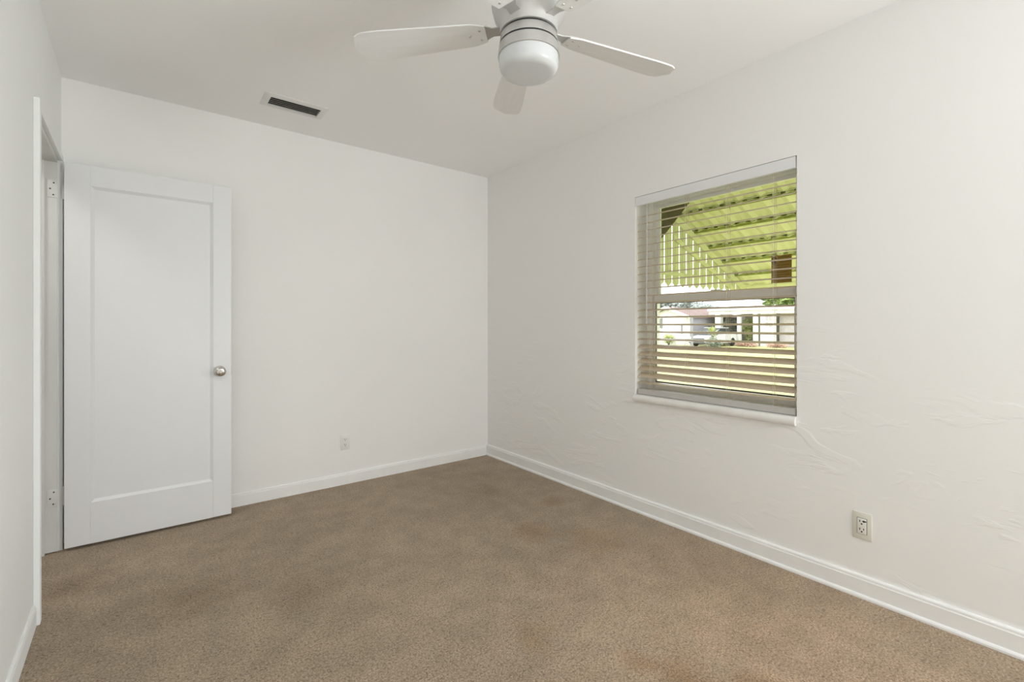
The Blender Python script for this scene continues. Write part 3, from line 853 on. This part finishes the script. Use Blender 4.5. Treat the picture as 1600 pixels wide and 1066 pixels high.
# car, nose towards the window
def car(x, y):
    t = thing('car', (x, y, GZ), 'white car parked between the two houses, behind the grey post', 'car')
    L_, W, z = 4.1, 0.80, GZ
    body = MB()
    side = [(0.0,0.30),(0.02,0.62),(0.15,0.72),(1.05,0.82),(1.45,0.92),(3.6,0.95),(4.05,0.88),(4.1,0.55),(4.08,0.30),(3.75,0.24),(0.3,0.22)]
    body.prism([(x+a, z+h) for a, h in side], 'y', y-W, y+W)
    bmesh.ops.bevel(body.bm, geom=[e for e in body.bm.edges if abs(e.verts[0].co.y-e.verts[1].co.y) < 1e-6], offset=0.06, segments=2, affect='EDGES')
    body.build('body', M_CARP, t, True)
    cab = MB()
    lo = [(1.15,-W*0.93),(3.75,-W*0.93),(3.75,W*0.93),(1.15,W*0.93)]
    hi = [(1.85,-W*0.74),(3.15,-W*0.74),(3.15,W*0.74),(1.85,W*0.74)]
    A = [cab.bm.verts.new((x+a, y+b, z+0.88)) for a, b in lo]; B = [cab.bm.verts.new((x+a, y+b, z+1.36)) for a, b in hi]
    for i in range(4):
        j = (i+1) % 4
        cab.bm.faces.new((A[i], A[j], B[j], B[i]))
    cab.bm.faces.new(B); cab.bm.faces.new(A[::-1])
    cab.build('windows', M_CARG, t)
    MB().box(x+1.80, x+3.2, y-W*0.76, y+W*0.76, z+1.345, z+1.40, 0.02).build('roof', M_CARP, t)
    for wx in (0.85, 3.4):
        for s in (-1, 1):
            MB().lathe([(0,-0.1),(0.29,-0.1),(0.32,-0.07),(0.32,0.07),(0.29,0.1),(0,0.1)], (x+wx, y+s*(W-0.08), z+0.32), 'y', 20).build('wheel', M_TYRE, t, True)
    for s in (-1, 1):
        MB().box(x-0.02, x+0.12, y+s*0.60-0.16, y+s*0.60+0.16, z+0.56, z+0.68, 0.02).build('headlight', M_LAMPC, t)
    MB().box(x-0.03, x+0.06, y-0.42, y+0.42, z+0.36, z+0.62, 0.02).build('grille', M_LAMPA, t)
    MB().box(x-0.05, x+0.05, y-W*0.95, y+W*0.95, z+0.26, z+0.34, 0.02).build('bumper', M_LAMPA, t)
car(31.5, 18.35)

# planting
def agave(x, y):
    t = thing('spiky_plant', (x, y, GZ), 'spiky yellow green plant on the lawn beside the white car', 'plant')
    rnd = random.Random(3)
    MB().tube([(x, y, GZ), (x, y, 0.45)], [0.14, 0.1], 8).build('trunk', M_BARK, t)
    lf = MB()
    for k in range(44):
        a = rnd.uniform(0, 2*math.pi); el = R(rnd.uniform(-15, 80)); ln = rnd.uniform(0.6, 0.95)
        d = Vector((math.cos(a)*math.cos(el), math.sin(a)*math.cos(el), math.sin(el)))
        s = d.cross(Vector((0,0,1))).normalized()*0.05
        p = Vector((x, y, 0.5)); q = p + d*ln*0.55; e = p + d*ln - Vector((0,0,0.1))
        lf.quad(p-s*0.5, p+s*0.5, q+s, q-s)
        lf.bm.faces.new([lf.bm.verts.new(v) for v in (q-s, q+s, e)])
    lf.build('leaves', M_LEAFY, t)
agave(30.7, 16.85)
bush('bush', (29.6, 16.15, 0.0), (0.4, 0.62, 0.5), 500, 0.09, M_LEAFD, 18, 'dark rounded bush in front of the white car')
bush('hedge', (37.6, 19.05, 0.75), (0.6, 0.85, 1.15), 900, 0.12, M_LEAFD, 12, 'tall dark green hedge right of the widest carport post', 'hedge')
bush('shrub', (37.6, 17.6, 0.95), (0.5, 0.55, 1.1), 800, 0.11, M_LEAFY, 13, 'yellow green shrub between the two right carport posts', 'shrub')
bush('flower_bush', (34.6, 16.4, -0.22), (0.4, 0.95, 0.24), 900, 0.07, M_FLOWER, 14, 'orange pink flower bed along the carport front', 'flowers')
bush('flower_bush', (34.6, 14.3, -0.24), (0.4, 0.9, 0.18), 500, 0.07, M_FLOWER, 15, 'sparse orange flower bed before the grey garage panel', 'flowers')
bush('bush', (32.0, 21.15, 0.12), (0.4, 0.55, 0.42), 500, 0.09, M_LEAFY, 16, 'small green bush beside the white picket fence')
bush('bush', (32.0, 22.9, 0.1), (0.35, 0.4, 0.36), 350, 0.08, M_LEAFD, 17, 'small dark bush at the left end of the picket fence')
tree((54, 21.0, 4.6), (2.5, 3.6, 1.9), 3200, 0.30, M_LEAFG, 21, 'leafy green tree rising behind the flat roofed house')
tree((62, 40.5, 4.0), (3, 5.0, 1.6), 2600, 0.32, M_LEAFS, 22, 'hazy grey green tree behind the gabled house')
tree((60, 34.2, 3.1), (2, 2.4, 1.2), 1200, 0.28, M_LEAFS, 23, 'small hazy tree above the pinkish shingle roof')
